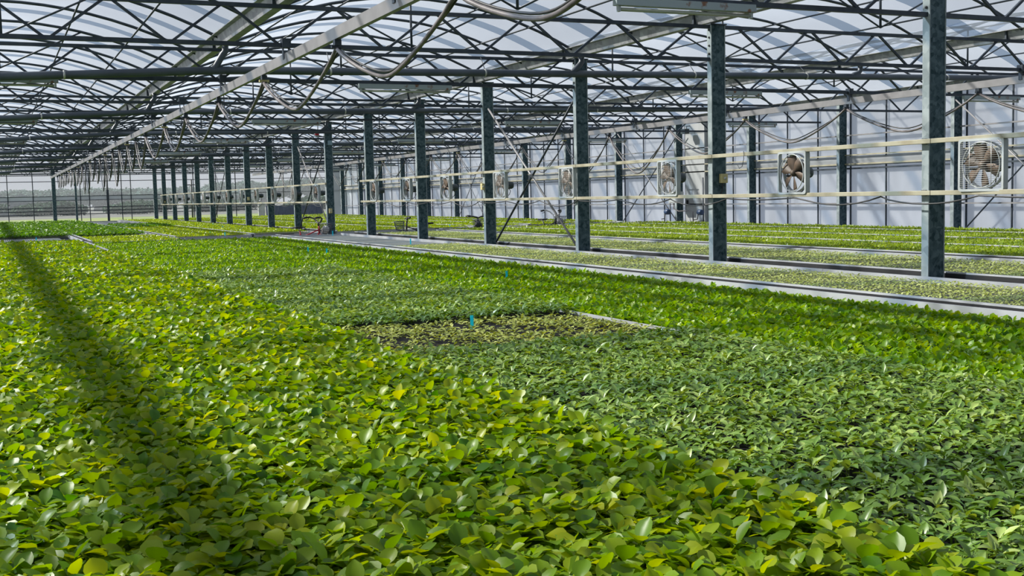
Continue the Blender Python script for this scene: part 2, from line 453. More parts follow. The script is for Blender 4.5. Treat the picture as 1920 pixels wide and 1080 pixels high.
for k in range(-1,KMAX+1):
    w=near(k+2)
    truss(GUT[1]+.0,XC-CW,YK(k)+.046,'dark lattice truss left of the middle columns, %s to the camera'%w,'trusses of the left span')
    truss(XC+CW,XW+.1,YK(k)+.046,'dark lattice truss right of the middle columns, %s to the camera'%w,'trusses of the right span')

# ------------------------------------------------------------------ arch ribs with king posts
vault={1:'left edge vault',2:'vault left of the middle columns',3:'vault right of the middle columns',4:'vault beside the right wall'}
for i in (1,2,3,4):
    a,b=GUT[i]+.05,GUT[i+1]-.05; c=(a+b)/2
    n=18; xs=[a+(b-a)*k/n for k in range(n+1)]
    # each rib kind built once, then copied
    pm=MB().tube([(x-c,0,arch_z(x,i)-2.17) for x in xs],.021,6)
    rib_me=pm.mesh('rib',M['steel'])
    kp=MB().tube([(0,0,2.10-2.17),(0,0,.645)],.017,6).mesh('king_post',M['steel'])
    br=[MB().tube([(0,0,2.105-2.17),(s*1.2,0,arch_z(c+1.2,i)-2.17)],.013,6).mesh('brace',M['steel']) for s in (-1,1)]
    cnt=0
    for j in range(0,2*KMAX+1):
        y=Y0+j*S/2-S; 
        if y<4: continue
        if i>=3 and y<8: continue
        cnt+=1
        r=empty('arch_rib',(c,y+.046,2.17)); 
        truss_line = (j%2==0)
        tag(r,'%s rib of the %s, %s to the camera'%('king-post' if truss_line else 'plain',vault[i],near(cnt)),'rib','roof ribs')
        parts=[('arch_tube',rib_me)]
        if truss_line: parts += [('king_post',kp),('brace',br[0]),('brace',br[1])]
        for nm,me in parts:
            o=bpy.data.objects.new(nm,me); COL.objects.link(o); o.parent=r
    for q,d in enumerate((-1.82,-.99,.99,1.82)):
        x=c+d; z=arch_z(x,i)-.035
        o=MB().tube([(x,4.0,z),(x,YEND-.05,z)],.013,6).top('roof_purlin',M['steel'])
        tag(o,'thin dark purlin rod along the %s, %s from the left'%(vault[i],ordn(q+1)),'purlin','roof purlins')

# ------------------------------------------------------------------ drain pipes
def pipe_z(x):
    P=[(-2.5,1.44),(0.17,1.581),(2.86,1.722),(8.1,1.79),(18.6,1.93)]
    for (xa,za),(xb,zb) in zip(P,P[1:]):
        if x<=xb: return za+(zb-za)*(x-xa)/(xb-xa)
    return P[-1][1]
for q,k in enumerate((2,4,6,8,10,12,14)):
    y=YK(k)-.16
    r=empty('drain_pipe',(8,y,1.44)); tag(r,'thick grey drain pipe hung across the house, %s to the camera'%near(q+1),'pipe','drain pipes')
    xs=[-2.4,0,1.5,2.7,3.2,5.5,8.1,11,14,16.5,18.6]
    MB().tube([(x,y,pipe_z(x)) for x in xs],.052,12).build('pipe_run',M['pipe'],r)
    for g in (2,3,4):
        x=GUT[g]; z=pipe_z(x)
        MB().tube([(x-.02,y,ZG+.01),(x-.02,y,ZG-.09),(x-.06,y,ZG-.14),(x-.16,y,z+.03),(x-.2,y,z)],.044,10).build('branch_pipe',M['pipe'],r)
    for x in (.9,4.3,6.6,10.2,12.4,15.5):
        z=pipe_z(x)
        MB().tube([(x-.012,y,z),(x+.012,y,z)],.058,12).build('pipe_clamp',M['clamp'],r)
        MB().tube([(x,y,z+.05),(x,y+.14,ZB if z<1.66 else ZT-.02)],.006,5).build('hanger_rod',M['steel'],r)

# ------------------------------------------------------------------ ceiling tracks with festoon hoses
def ctrack(x,y0,y1,label):
    r=empty('ceiling_track',(x,y0,1.42)); tag(r,label,'track','ceiling tracks')
    m=MB().box(x-.025,x+.025,y0,y1,1.42,1.525).build('beam',M['track'],r)
    for k in range(-1,KMAX+1):
        y=YK(k)+.046
        if y<y0 or y>y1: continue
        m=MB(); m.box(x-.045,x+.045,y-.05,y+.05,1.585,1.68); m.box(x-.034,x-.027,y-.03,y+.03,1.47,1.6); m.box(x+.027,x+.034,y-.03,y+.03,1.47,1.6)
        m.build('bracket',M['steel'],r)
    return r
ctrack(2.88,4.1,64.9,'long pale ceiling track sloping down from the top centre towards the far left')
ctrack(13.5,8.6,64.9,'long pale ceiling track in front of the white right wall')
def festoon(x,trol,bott,side,zt=1.40):
    for q,y in enumerate(trol):
        r=empty('cable_trolley',(x,y,zt-.06)); tag(r,'cable trolley under the %s ceiling track, %s to the camera'%(side,near(q+1)),'trolley','cable trolleys')
        MB().box(x-.03,x+.03,y-.035,y+.035,zt-.035,zt+.015).build('carriage',M['steel'],r)
        MB().box(x-.055,x+.055,y-.02,y+.02,zt-.06,zt-.035).build('saddle',M['box'] if q%3==0 else M['steel'],r)
    r=empty('festoon_hose',(x,trol[0],.3)); tag(r,'looped grey hose and black cable hanging from the %s ceiling track'%side,'hose')
    for (ya,yb),zb in zip(zip(trol,trol[1:]),bott):
        top=zt-.06; d=top-zb; n=18; pa=[];pb=[]
        for t in range(n+1):
            s=t/n; w=1-(2*s-1)**2
            w=w**.9
            yy=ya+(yb-ya)*(s+.06*math.sin(2*math.pi*s))
            pa.append((x-.012,yy,top-d*w)); pb.append((x+.02,yy+.01*math.sin(9*s),top-(d*.88)*w+.01*math.sin(7*s)))
        far=ya>23
        MB().tube(pa,.013 if far else .017,7).build('hose_loop',M['cable'] if far and hash(round(ya*10))%4 else M['hose'],r)
        MB().tube(pb,.010,6).build('cable_loop',M['cable'],r)
tl=[4.35,7.10,10.0,13.02,15.86,18.78,21.24,24.02]
bl=[.98,.95,.92,.93,.89,.87,.86]
y=24.02
random.seed(3)
while y<58:
    st=1.9 if y<40 else 1.7
    y+=st*random.uniform(.85,1.15); tl.append(y); bl.append(random.choice((.45,.38,.5,.62,.72)) if y<44 else random.uniform(.7,.9))
festoon(2.88,tl,bl,'left')
tr_=[9.8,12.71,15.61,18.51,21.28,23.92,26.27]; br_=[.9,.87,.84,.76,.42,.5]
y=26.27
while y<60:
    y+=2.4*random.uniform(.9,1.1); tr_.append(y); br_.append(random.uniform(.55,.8))
festoon(13.5,tr_,br_,'right',1.41)

# ------------------------------------------------------------------ fluorescent battens
lampx={'left edge':(-.55,.83),'left middle':(4.74,6.12),'right middle':(10.19,11.60),'right edge':(15.99,17.5)}
def lamp_proto(L):
    r=empty('batten_lamp',(0,0,0))
    m=MB(); m.prism([(-L/2,-.035,-.045),(-L/2,.035,-.045),(-L/2,.03,.02),(-L/2,-.03,.02)],(L,0,0)); m.build('housing',M['lamp'],r)
    for s in (-.0,): MB().tube([(-L/2+.05,s,-.075),(L/2-.05,s,-.075)],.016,8).build('lamp_tube',M['tube'],r)
    for s in (-1,1):
        MB().box(s*(L/2-.035)-.012,s*(L/2-.035)+.012,-.016,.016,-.095,-.04).build('lamp_holder',M['white'],r)
    return r
lp=lamp_proto(1.39); first=True
for nm,(xa,xb) in lampx.items():
    for q,k in enumerate((0,2,4,6,8,10,12,14)):
        if nm in ('left edge','right edge') and k<2: continue
        o=lp if first else copy_tree(lp); first=False
        o.location=((xa+xb)/2,YK(k)-.02,ZB-.035)
        qq=q+1 if nm in('left middle','right middle') else q
        tag(o,'unlit batten lamp with a grey housing, %s of the %s line of lamps'%('nearest' if qq==1 else ordn(qq),nm),'lamp','batten lamps')

# ------------------------------------------------------------------ rails and fans along the middle row
XF=8.12
rails=[(4.6,26.6,.415,'upper cream rail along the nearer middle columns'),(4.6,26.6,-.075,'lower cream rail along the nearer middle columns'),
       (29.75,62.6,.415,'upper cream rail along the farther middle columns'),(29.75,62.6,-.075,'lower cream rail along the farther middle columns')]
for ya,yb,z,lb in rails:
    m=MB(); y=ya
    while y<yb-.1:
        y2=min(yb,y+S); m.box(XF-.022,XF+.022,y,y2-.006,z-.022,z+.022); y=y2
    r=empty('support_rail',(XF,ya,z)); tag(r,lb,'rail','cream rails'); bevel(m.build('rail_beam',M['cream'],r),.004)
    for k in range(KMAX):
        if ya<YK(k)<yb: MB().box(XF+.018,XC-CW+.002,YK(k)+.02,YK(k)+.07,z-.028,z+.028).build('rail_bracket',M['black'],r)
def fan_proto(grille,nblade=6):
    # faces -x; frame 0.50 wide (y), 0.475 high (z)
    r=empty('ventilation_fan',(0,0,0)); W,H,D=.25,.2375,.06
    def rr(w,h,rad,x,n=5):
        out=[]
        for cx,cz,a0 in ((w-rad,h-rad,0),(-w+rad,h-rad,90),(-w+rad,-h+rad,180),(w-rad,-h+rad,270)):
            for k in range(n+1):
                a=math.radians(a0+90*k/n); out.append((x,cx+rad*math.cos(a),cz+rad*math.sin(a)))
        return out
    L=[rr(W,H,.03,-D/2),rr(W,H,.03,D/2),rr(W-.004,H-.004,.03,D/2),rr(W-.022,H-.022,.025,-D/2+.012),rr(W-.022,H-.022,.025,-D/2)]
    n=len(L[0]); v=[p for q in L for p in q]; f=[]
    for a,b in ((0,1),(1,2),(2,3),(3,4),(4,0)):
        for k in range(n): f.append((a*n+k,a*n+(k+1)%n,b*n+(k+1)%n,b*n+k))
    MB().add(v,f).build('frame',M['white'],r)
    MB().torus((-.022,0,0),.205,.006,'x',32,6).build('guard_ring',M['white'],r)
    MB().lathe([(.207,.02),(.213,.02),(.213,.06),(.207,.06),(.207,.02)],(0,0,0),'x',32).build('shroud',M['white'],r)
    for k in range(nblade):
        a=2*math.pi*k/nblade+.35
        v=[];f=[]; ns=6
        for t in range(ns+1):
            s=t/ns; rad=.035+.155*s; w=.018+.042*math.sin(min(1,s*1.15)*math.pi*.62); tw=.55-.25*s
            for e in (-1,0,1):
                u=e*w; x=.0+u*math.sin(tw)+.004*(1-e*e); t_=u*math.cos(tw)
                v.append((x-.0,rad*math.cos(a)-t_*math.sin(a),rad*math.sin(a)+t_*math.cos(a)))
        nv=len(v); v+= [(x+.003,y_,z_) for x,y_,z_ in v]
        for t in range(ns):
            for e in range(2):
                i0=t*3+e; f.append((i0,i0+1,i0+4,i0+3)); f.append((nv+i0+3,nv+i0+4,nv+i0+1,nv+i0))
        f += [(t*3,t*3+3,nv+t*3+3,nv+t*3) for t in range(ns)]+[(t*3+5,t*3+2,nv+t*3+2,nv+t*3+5) for t in range(ns)]
        f += [(ns*3,ns*3+1,nv+ns*3+1,nv+ns*3),(ns*3+1,ns*3+2,nv+ns*3+2,nv+ns*3+1)]
        MB().add(v,f,True).build('blade',M['blade'],r)
    MB().lathe([(.0001,-.03),(.03,-.025),(.038,.0),(.038,.03),(.0001,.03)],(0,0,0),'x',16).build('hub',M['blade'],r)
    MB().lathe([(.0001,.06),(.05,.06),(.068,.08),(.068,.20),(.055,.235),(.02,.245),(.0001,.245)],(0,0,0),'x',18).build('motor',M['motor'],r)
    for s in (-1,1):
        MB().bar((.1,s*.055,-.03),(.07,s*.24,-.03),.012,.02).build('motor_strut',M['motor'],r)
    if grille:
        m=MB(); 
        for k in range(22):
            z=-.2+k*.019
            if grille==2 and k%2: continue
            m.tube([(-.034,-.225,z),(-.034,.225,z)],.0016,4)
        for y_ in (-.12,.12): m.tube([(-.032,y_,-.21),(-.032,y_,.21)],.003,4)
        m.build('front_grille',M['clamp'],r)
    m=MB().tube([(.17,.03,-.055),(.2,.02,-.1),(.17,.0,-.16),(.10,-.02,-.21),(.02,-.01,-.235)],.006,6).build('power_lead',M['cable'],r)
    return r
fy=[7.59,10.25,12.82,15.72,18.28,20.92,23.20,25.55]
while fy[-1]<60: fy.append(fy[-1]+2.63 if len(fy)!=8 else fy[-1]+5.2)
pa=fan_proto(0); pb=fan_proto(1)
used={0:False,1:False}
for q,y in enumerate(fy):
    g=1 if q in (0,2,3,4) or (q>7 and q%3==0) else 0
    o=(pb if g else pa)
    if used[g]: o=copy_tree(o)
    used[g]=True
    o.location=(XF,y,.17); o.rotation_euler=(0,0,random.uniform(-.04,.04))
    tag(o,'square white-framed fan with rusty blades%s, %s to the camera'%(' behind a slatted grille' if g else '',near(q+1)),'fan','fans between the cream rails')
# sagging cable under the lower rail
for nm,ya,yb in (('nearer',5.0,26.5),('farther',30,62)):
    pts=[]; y=ya
    while y<yb:
        for t in range(8):
            s=t/8; pts.append((XF-.01+.03*math.sin(y*3),y+1.3*s,-.105-.10*(1-(2*s-1)**2)*(.6+.4*math.sin(y*1.7))))
        y+=1.3
    tag(MB().tube(pts,.008,6).top('power_cable',M['cable']),'thin sagging cable strung under the lower cream rail of the %s columns'%nm,'cable')

# X braces in the plane of the middle row and the right wall
def brace(x,ya,za,yb,zb,label,r=.018,mt='track'):
    return tag(MB().tube([(x,ya,za),(x,yb,zb)],r,8).top('diagonal_brace',M[mt]),label,'brace','diagonal braces')
cw=XC
brace(cw-.02,YK(2)+.18,-.84,YK(3)-.05,1.56,'pale diagonal brace rising to the left between the third and fourth middle columns')
brace(cw+.03,YK(3)-.15,-.84,YK(2)+.15,1.56,'dark diagonal brace rising to the right between the third and fourth middle columns',.018,'steel')
brace(cw-.02,YK(7)-.2,-.84,YK(6)+.15,1.56,'dark diagonal brace behind the parked bicycle with the white bag',.018,'steel')
brace(cw+.03,YK(6)+.2,-.84,YK(7)-.1,1.56,'pale diagonal brace next to the column with the red lamp')
brace(cw,YK(11)-.2,-.84,YK(10)+.1,1.56,'thin dark diagonal brace between far middle columns, rising to the right',.016,'steel')
brace(cw+.04,YK(10)+.2,-.84,YK(11)-.1,1.56,'thin dark diagonal brace between far middle columns, rising to the left',.014,'steel')
brace(18.60,32.2,-1.0,28.75,1.75,'dark diagonal brace on the right wall rising right towards the stained door',.016,'steel')
brace(18.56,28.75,-1.0,32.35,1.9,'pale diagonal brace on the right wall rising left from the stained door',.016)
brace(18.7,18.0,-1.0,14.7,1.9,'dark diagonal brace on the right wall at the right picture edge, rising to the right',.016,'steel')
brace(18.66,14.7,-1.0,18.2,1.8,'pale diagonal brace on the right wall at the right picture edge, rising to the left',.016)
brace(18.7,46.8,-1.0,43.6,1.8,'far dark diagonal brace on the right wall behind the fans',.014,'steel')
brace(18.66,43.6,-1.0,46.8,1.8,'far pale diagonal brace on the right wall behind the fans',.012)

# boxes, beacon, wall equipment
def sbox(name,x,y,z,dx,dy,dz,m_,label,cat,knob=None):
    r=empty(name,(x,y,z)); tag(r,label,cat)
    bevel(MB().cbox((x,y,z+dz/2),(dx,dy,dz)).build('housing',m_,r),.008)
    if knob: MB().lathe([(.0001,-.012),(.018,-.012),(.018,0)],(x,y-dy/2,z+dz/2),'y',12).build('knob',knob,r)
    return r
r=sbox('switch_box',XC+.04,YK(1)-.03,.085,.095,.06,.115,M['box'],'beige switch box on the second middle column, between the cream rails','switch box',M['clamp'])
MB().tube([(XC+.03,YK(1)-.02,.085),(XC+.035,YK(1)-.02,0),(XC-.01,YK(1)-.02,-.07)],.006,6).build('lead',M['cable'],r)
sbox('switch_box',XC-.14,YK(3)+.03,.1,.05,.09,.12,M['box'],'beige switch box on the left side of the fourth middle column','switch box',M['clamp'])
sbox('switch_box',XC-.02,YK(6)-.03,-.38,.085,.06,.13,M['box'],'beige switch box low on the column with the red lamp','switch box',M['clamp'])
sbox('switch_box',XC-.0,YK(9)-.03,.02,.08,.06,.12,M['box'],'beige switch box on the tenth middle column','switch box',M['clamp'])
sbox('switch_box',XC-.0,YK(15)-.03,-.0,.07,.06,.11,M['box'],'beige switch box on the sixteenth middle column','switch box',M['clamp'])
sbox('junction_box',XC+.03,YK(6)-.03,1.44,.12,.06,.12,M['bluegrey'],'blue-grey junction box high on the column with the red lamp','junction box')
r=empty('warning_lamp',(7.97,YK(6)+.02,1.66)); tag(r,'red warning lamp on a short arm left of a middle column','lamp')
MB().lathe([(.0001,1.70),(.055,1.70),(.055,1.78),(.045,1.815),(.0001,1.825)],(7.97,YK(6)+.02,0),'z',18).build('red_dome',M['red'],r)
MB().lathe([(.0001,1.66),(.05,1.66),(.05,1.70)],(7.97,YK(6)+.02,0),'z',18).build('base',M['white'],r)
MB().tube([(7.97,YK(6)+.02,1.665),(XC-CW+.01,YK(6)+.02,1.665)],.012,6).build('arm',M['steel'],r)
# control cabinet by the wall column at the cross aisle
r=empty('control_cabinet',(18.45,28.78,-.36)); tag(r,'pale control cabinet with conduits mounted beside the stained door','cabinet')
bevel(MB().box(18.36,18.6,28.55,29.0,-.36,-.02).build('housing',M['cabinet'],r),.01)
bevel(MB().box(18.345,18.36,28.58,28.97,-.33,-.05).build('cabinet_door',M['white'],r),.005)
MB().box(18.33,18.345,28.66,28.9,-.14,-.12).build('label_slot',M['black'],r)
MB().tube([(18.5,28.3,.33),(18.5,28.95,.33),(18.5,28.95,-.02)],.014,6).build('conduit',M['cabinet'],r)
MB().tube([(18.5,28.65,.33),(18.5,28.65,-.02)],.014,6).build('conduit',M['cabinet'],r)
MB().tube([(18.45,28.85,-.36),(18.42,28.82,-.52),(18.45,28.6,-.60),(18.5,28.2,-.58),(18.55,28.0,-.62),(18.58,28.0,-1.6)],.018,7).build('cable_bundle',M['hose'],r)
for q,(x,y,z,lb) in enumerate(((18.5,29.3,-.62,'navy curtain winch motor left of the control cabinet'),(18.55,27.62,-.63,'navy curtain winch motor right of the stained door'))):
    r=empty('winch_motor',(x,y,z-.1)); tag(r,lb,'motor')
    MB().lathe([(.0001,-.1),(.07,-.1),(.085,-.06),(.085,.06),(.07,.1),(.0001,.1)],(x,y,z),'y',16).build('motor_body',M['navy'],r)
    MB().tube([(x+.05,y-.08,z-.95),(x+.05,y-.08,z+1.0 if q else z+.35)],.02,7).build('guide_pole',M['steel'],r)
    MB().tube([(x-.02,y+.08,z-.02),(x-.02,y+.12,z-.2),(x-.02,y+.3,z-.22)],.014,6).build('crank',M['black'],r)
r=empty('wall_floodlight',(18.55,28.35,1.66)); tag(r,'small dark floodlight high above the stained door','floodlight')
MB().box(18.47,18.62,28.25,28.48,1.66,1.80).build('housing',M['motor'],r)
MB().tube([(18.6,28.36,1.78),(18.62,28.4,1.88),(18.8,28.5,1.9)],.012,6).build('bracket',M['steel'],r)
r=empty('wire_hook',(XF,YK(1)-.75,.28)); tag(r,'bent wire hook hanging from the upper rail right of the second middle column','hook')
MB().tube([(XF-.03,YK(1)-.75,.45),(XF-.035,YK(1)-.76,.36),(XF-.03,YK(1)-.72,.27),(XF-.03,YK(1)-.66,.25),(XF-.03,YK(1)-.63,.29)],.004,5).build('wire',M['steel'],r)

# ------------------------------------------------------------------ benches
NY0,NY1=.7,28.3; FY0,FY1=30.0,65.2
near_b=[(-2.4,1.84),(1.90,6.32),(6.38,8.10),(8.43,10.70),(10.75,12.49),(12.54,14.20),(14.25,16.05),(16.10,17.40)]
far_b=[(-2.4,2.0),(2.06,4.15),(4.20,6.15),(6.20,8.10),(8.43,10.70),(10.75,12.49),(12.54,14.20),(14.25,16.05),(16.10,17.40)]
def bench(xa,xb,ya,yb,label):
    r=empty('growing_bench',((xa+xb)/2,ya,FLOOR)); tag(r,label,'bench','growing benches')
    MB().box(xa+.02,xb-.02,ya+.02,yb-.02,-.985,-.965).build('bench_top',M['bench'],r)
    for x0,x1,zt in ((xa,xa+.035,RIM),(xb-.035,xb,RIM-.026)):
        m=MB(); y=ya
        while y<yb-.01:
            y2=min(yb,y+4.5); low=(abs(xa-1.9)<.01 and x0==xa and y2<21) or (xb<2 and x0>xa and y2<21 and ya<2)
            m.box(x0,x1,y,y2-.004,-.99,zt-(.05 if low else 0)); y=y2
        m.build('side_rim',M['rim'],r)
    MB().box(xa-.004,xa+.001,ya,yb,-.99,RIM-.014).build('shade_groove',M['black'],r)  # black strip painting the shadow groove under the rim lip
    for y0,y1 in ((ya,ya+.03),(yb-.03,yb)): MB().box(xa+.035,xb-.035,y0,y1,-.99,RIM-.045).build('end_rim',M['rim'],r)
    if abs(xa-1.9)<.01 and ya<2: MB().box(4.135,4.150,ya+.1,yb-.1,-.965,-.93).build('divider_rim',M['rim'],r)
    n=6
    for k in range(n):
        y=ya+.5+(yb-ya-1.0)*k/(n-1); m=MB()
        m.box(xa+.1,xb-.1,y-.02,y+.02,-1.03,-.985)
        for x in (xa+.2,xb-.2): m.box(x-.025,x+.025,y-.02,y+.02,FLOOR,-1.03)
        m.build('trestle',M['rim'],r)
for i,(a,b) in enumerate(near_b): bench(a,b,NY0,NY1,'long low bench with pale rims before the cross aisle, %s from the left'%ordn(i+1))
for i,(a,b) in enumerate(far_b): bench(a,b,28.55 if i==1 else FY0,FY1,'long low bench with pale rims beyond the cross aisle, %s from the left'%ordn(i+1))

# ------------------------------------------------------------------ plants
def leaves(P,az,el,L,W,bend,roll,tint,rows,cols,shape,cup):
    n=len(P); s=np.linspace(0,1,rows+1)
    e=el[:,None]-bend[:,None]*(s[None,:-1]+s[None,1:])/2
    ds=1.0/rows
    hx=np.concatenate([np.zeros((n,1)),np.cumsum(np.cos(e)*ds,1)],1)*L[:,None]
    hz=np.concatenate([np.zeros((n,1)),np.cumsum(np.sin(e)*ds,1)],1)*L[:,None]
    w=np.interp(s,shape[0],shape[1])[None,:]*W[:,None]/2
    d=np.stack([np.cos(az),np.sin(az),0*az],1); lat=np.stack([-np.sin(az),np.cos(az),0*az],1)
    es=el[:,None]-bend[:,None]*s[None,:]
    nrm=np.stack([-np.sin(es)*np.cos(az)[:,None],-np.sin(es)*np.sin(az)[:,None],np.cos(es)],2)
    c=np.linspace(-1,1,cols+1)
    latv=lat[:,None,:]*np.cos(roll)[:,None,None]+nrm*np.sin(roll)[:,None,None]
    base=P[:,None,:]+d[:,None,:]*hx[:,:,None]; base[:,:,2]+=hz
    V=base[:,:,None,:]+latv[:,:,None,:]*(w[:,:,None]*c[None,None,:])[...,None]+nrm[:,:,None,:]*((w[:,:,None]*np.abs(c)[None,None,:]**1.5)*cup)[...,None]
    nv=(rows+1)*(cols+1)
    idx=[]
    for r in range(rows):
        for k in range(cols):
            a=r*(cols+1)+k; idx.append((a,a+1,a+cols+2,a+cols+1))
    idx=np.array(idx)
    Fc=(idx[None]+(np.arange(n)*nv)[:,None,None]).reshape(-1,4)
    T=np.repeat(tint,nv)
    return V.reshape(-1,3),Fc,T
ROUND=((0,.12,.3,.5,.72,.9,1),(.10,.14,.72,1.0,.92,.55,.12))
POINT=((0,.12,.3,.5,.75,1),(.12,.2,.8,1.0,.6,.05))
OVAL=((0,.25,.5,.8,1),(.3,.9,1.0,.7,.15))
def np_mesh(name,parts,mt):
    V=np.concatenate([p[0] for p in parts]); T=np.concatenate([p[2] for p in parts])
    off=0;Fs=[]
    for p in parts: Fs.append(p[1]+off); off+=len(p[0])
    Fc=np.concatenate(Fs)
    me=bpy.data.meshes.new(name)
    me.vertices.add(len(V)); me.vertices.foreach_set('co',V.astype(np.float32).ravel())
    me.loops.add(Fc.size); me.loops.foreach_set('vertex_index',Fc.astype(np.int32).ravel())
    me.polygons.add(len(Fc)); me.polygons.foreach_set('loop_start',np.arange(0,Fc.size,4,dtype=np.int32))
    me.polygons.foreach_set('use_smooth',np.ones(len(Fc),dtype=bool))
    at=me.attributes.new('tint','FLOAT','POINT'); at.data.foreach_set('value',T.astype(np.float32))
    me.materials.append(mt); me.update(calc_edges=True); me.validate()
    return me
def U(a,b,n): return rng.uniform(a,b,n)
CROP={
 'broad':dict(sp=.040,nl=5,L=(.044,.070),W=(.038,.058),el=(.25,1.35),bend=(.3,1.3),stem=(.055,.095),shape=ROUND,cup=.28,mat='broad'),
 'green':dict(sp=.043,nl=5,L=(.042,.064),W=(.028,.044),el=(.55,1.5),bend=(.2,.9),stem=(.0,.03),shape=ROUND,cup=.25,mat='green'),
 'pepper':dict(sp=.053,nl=6,L=(.038,.066),W=(.019,.032),el=(-.05,1.0),bend=(.3,1.1),stem=(.02,.055),shape=POINT,cup=.35,mat='pepper'),
 'sparse':dict(sp=.046,nl=4,L=(.028,.05),W=(.014,.024),el=(.1,.8),bend=(.2,.9),stem=(.008,.02),shape=POINT,cup=.3,mat='stunt'),
 'small':dict(sp=.041,nl=2,L=(.026,.036),W=(.015,.021),el=(.15,.7),bend=(.2,.8),stem=(.018,.034),shape=OVAL,cup=.2,mat='small',grid=.12),
 'lime':dict(sp=.034,nl=3,L=(.03,.046),W=(.014,.024),el=(.3,1.2),bend=(.2,.9),stem=(.02,.04),shape=OVAL,cup=.2,mat='lime'),
 'lime2':dict(sp=.038,nl=3,L=(.03,.05),W=(.014,.024),el=(.3,1.2),bend=(.2,.9),stem=(.02,.045),shape=OVAL,cup=.2,mat='lime2'),
 'tall':dict(sp=.046,nl=5,L=(.05,.07),W=(.035,.05),el=(.2,1.2),bend=(.3,1.2),stem=(.045,.085),shape=ROUND,cup=.25,mat='dense'),
}
def gen_plants(C,xy,z,lod,scale=1.0):
    # lod 0 close .. 3 far; xy (N,2)
    nl=C['nl'] if lod<2 else max(2,C['nl']-1 if lod==2 else C['nl']-2)
    if C['nl']<=3: nl=C['nl'] if lod<3 else 2
    n=len(xy)*nl
    base=np.repeat(xy,nl,0); k=np.tile(np.arange(nl),len(xy))
    ph=np.repeat(U(0,6.28,len(xy)),nl); az=ph+k*2.4+U(-.35,.35,n)
    if C['nl']==2: az=ph+k*math.pi+U(-.3,.3,n)
    st=np.repeat(U(*C['stem'],len(xy)),nl)+U(-.008,.008,n)*(1 if C['nl']>3 else .3)
    el=U(*C['el'],n)
    lev=k/max(1,nl-1)
    el=el*(.55+.6*lev)              # inner leaves stand up more
    P=np.stack([base[:,0]+.004*np.cos(az),base[:,1]+.004*np.sin(az),z+st],1)
    tint=np.clip(np.repeat(rng.normal(.5,.13,len(xy)),nl)+rng.normal(0,.17,n),0,1)
    rows,cols={0:(5,4),1:(4,2),2:(2,2),3:(2,1)}[lod]
    if C['nl']<=3: rows,cols=(3,2) if lod==0 else ((2,2) if lod==1 else (2,1))
    return leaves(P,az,el,U(*C['L'],n)*scale,U(*C['W'],n)*scale*(1 if lod<3 else 1.15),U(*C['bend'],n),U(-.35,.35,n),tint,rows,cols,C['shape'],C['cup'])
def grid_pts(xa,xb,ya,yb,sp,jit):
    xs=np.arange(xa+sp/2,xb,sp); ys=np.arange(ya+sp/2,yb,sp)
    if len(xs)==0 or len(ys)==0: return np.zeros((0,2))
    g=np.stack(np.meshgrid(xs,ys),-1).reshape(-1,2)
    return g+rng.uniform(-jit*sp,jit*sp,g.shape)
EXCL=[]     # seedlings taken out of the beds because they are built one by one
def bed(name,crop,xa,xb,ya,yb,z,label,group=None,dens=None,jit=.42,taken=None,mt=None,cat='seedlings'):
    C=CROP[crop]; parts=[]
    for lod,(d0,d1,ss) in enumerate(((0,6.5,1.0),(6.5,13,1.12),(13,28,1.35),(28,90,1.75))):
        sp=C['sp']*ss
        y0,y1=ya,yb
        # cut the bed in strips by distance along y to stay cheap
        pts=grid_pts(xa,xb,ya,yb,sp,C.get('grid',jit))
        if len(pts)==0: continue
        d=np.hypot(pts[:,0],pts[:,1])
        px,py,dep=project(np.column_stack([pts,np.full(len(pts),z)]))
        keep=(d>=d0)&(d<d1)&(dep>.3)&(px>-1000)&(px<2340)&(py<1330)
        if dens is not None: keep&=(rng.uniform(0,1,len(pts))<dens(pts[:,0],pts[:,1]))
        if taken is not None: keep&=~taken(pts)
        pts=pts[keep]
        if len(pts)==0: continue
        parts.append(gen_plants(C,pts,z,lod,ss**.75))
    me=np_mesh(name,parts,mt or LF[C['mat']])
    o=bpy.data.objects.new(name,me); COL.objects.link(o)
    tag(o,label,cat,group,'stuff'); return o
def traybed(xa,xb,ya,yb,label,z=TRAYZ,mt=None):
    o=MB().box(xa,xb,ya,yb,-.964,z).top('plug_trays',mt or M['trays']); tag(o,label,'trays',None,'stuff'); return o

# zones of individually built seedlings: the ones largest in the photo
def visible_nearest(crop,xa,xb,ya,yb,z,count):
    C=CROP[crop]; pts=grid_pts(xa,xb,ya,yb,C['sp'],.36)
    px,py,dep=project(np.column_stack([pts,np.full(len(pts),z+.06)]))
    k=(px>-15)&(px<1935)&(py<1095)&(dep>.3); pts=pts[k]; dep=dep[k]
    o=np.argsort(dep)[:count]; return pts[o],dep[o].max()
def individuals(crop,pts,z,name,label,group,nvar=12):
    C=CROP[crop]; meshes=[]
    for v in range(nvar):
        p=gen_plants(C,np.zeros((1,2)),0.0,0)
        st=C['stem'][1]*.8; a=np.linspace(0,2*math.pi,5)[:-1]
        sv=np.array([[.0022*math.cos(t),.0022*math.sin(t),h] for h in (0,st) for t in a])
        sf=np.array([(i,(i+1)%4,(i+1)%4+4,i+4) for i in range(4)])
        meshes.append(np_mesh(name,[p,(sv,sf,np.full(8,.75))],LF[C['mat']]))
    for i,(x,y) in enumerate(pts):
        o=bpy.data.objects.new(name,meshes[i%nvar]); COL.objects.link(o)
        o.location=(x,y,z); o.rotation_euler=(0,0,random.uniform(0,6.28)); s=random.uniform(.92,1.08); o.scale=(s,s,s)
        tag(o,label,'seedling',group)

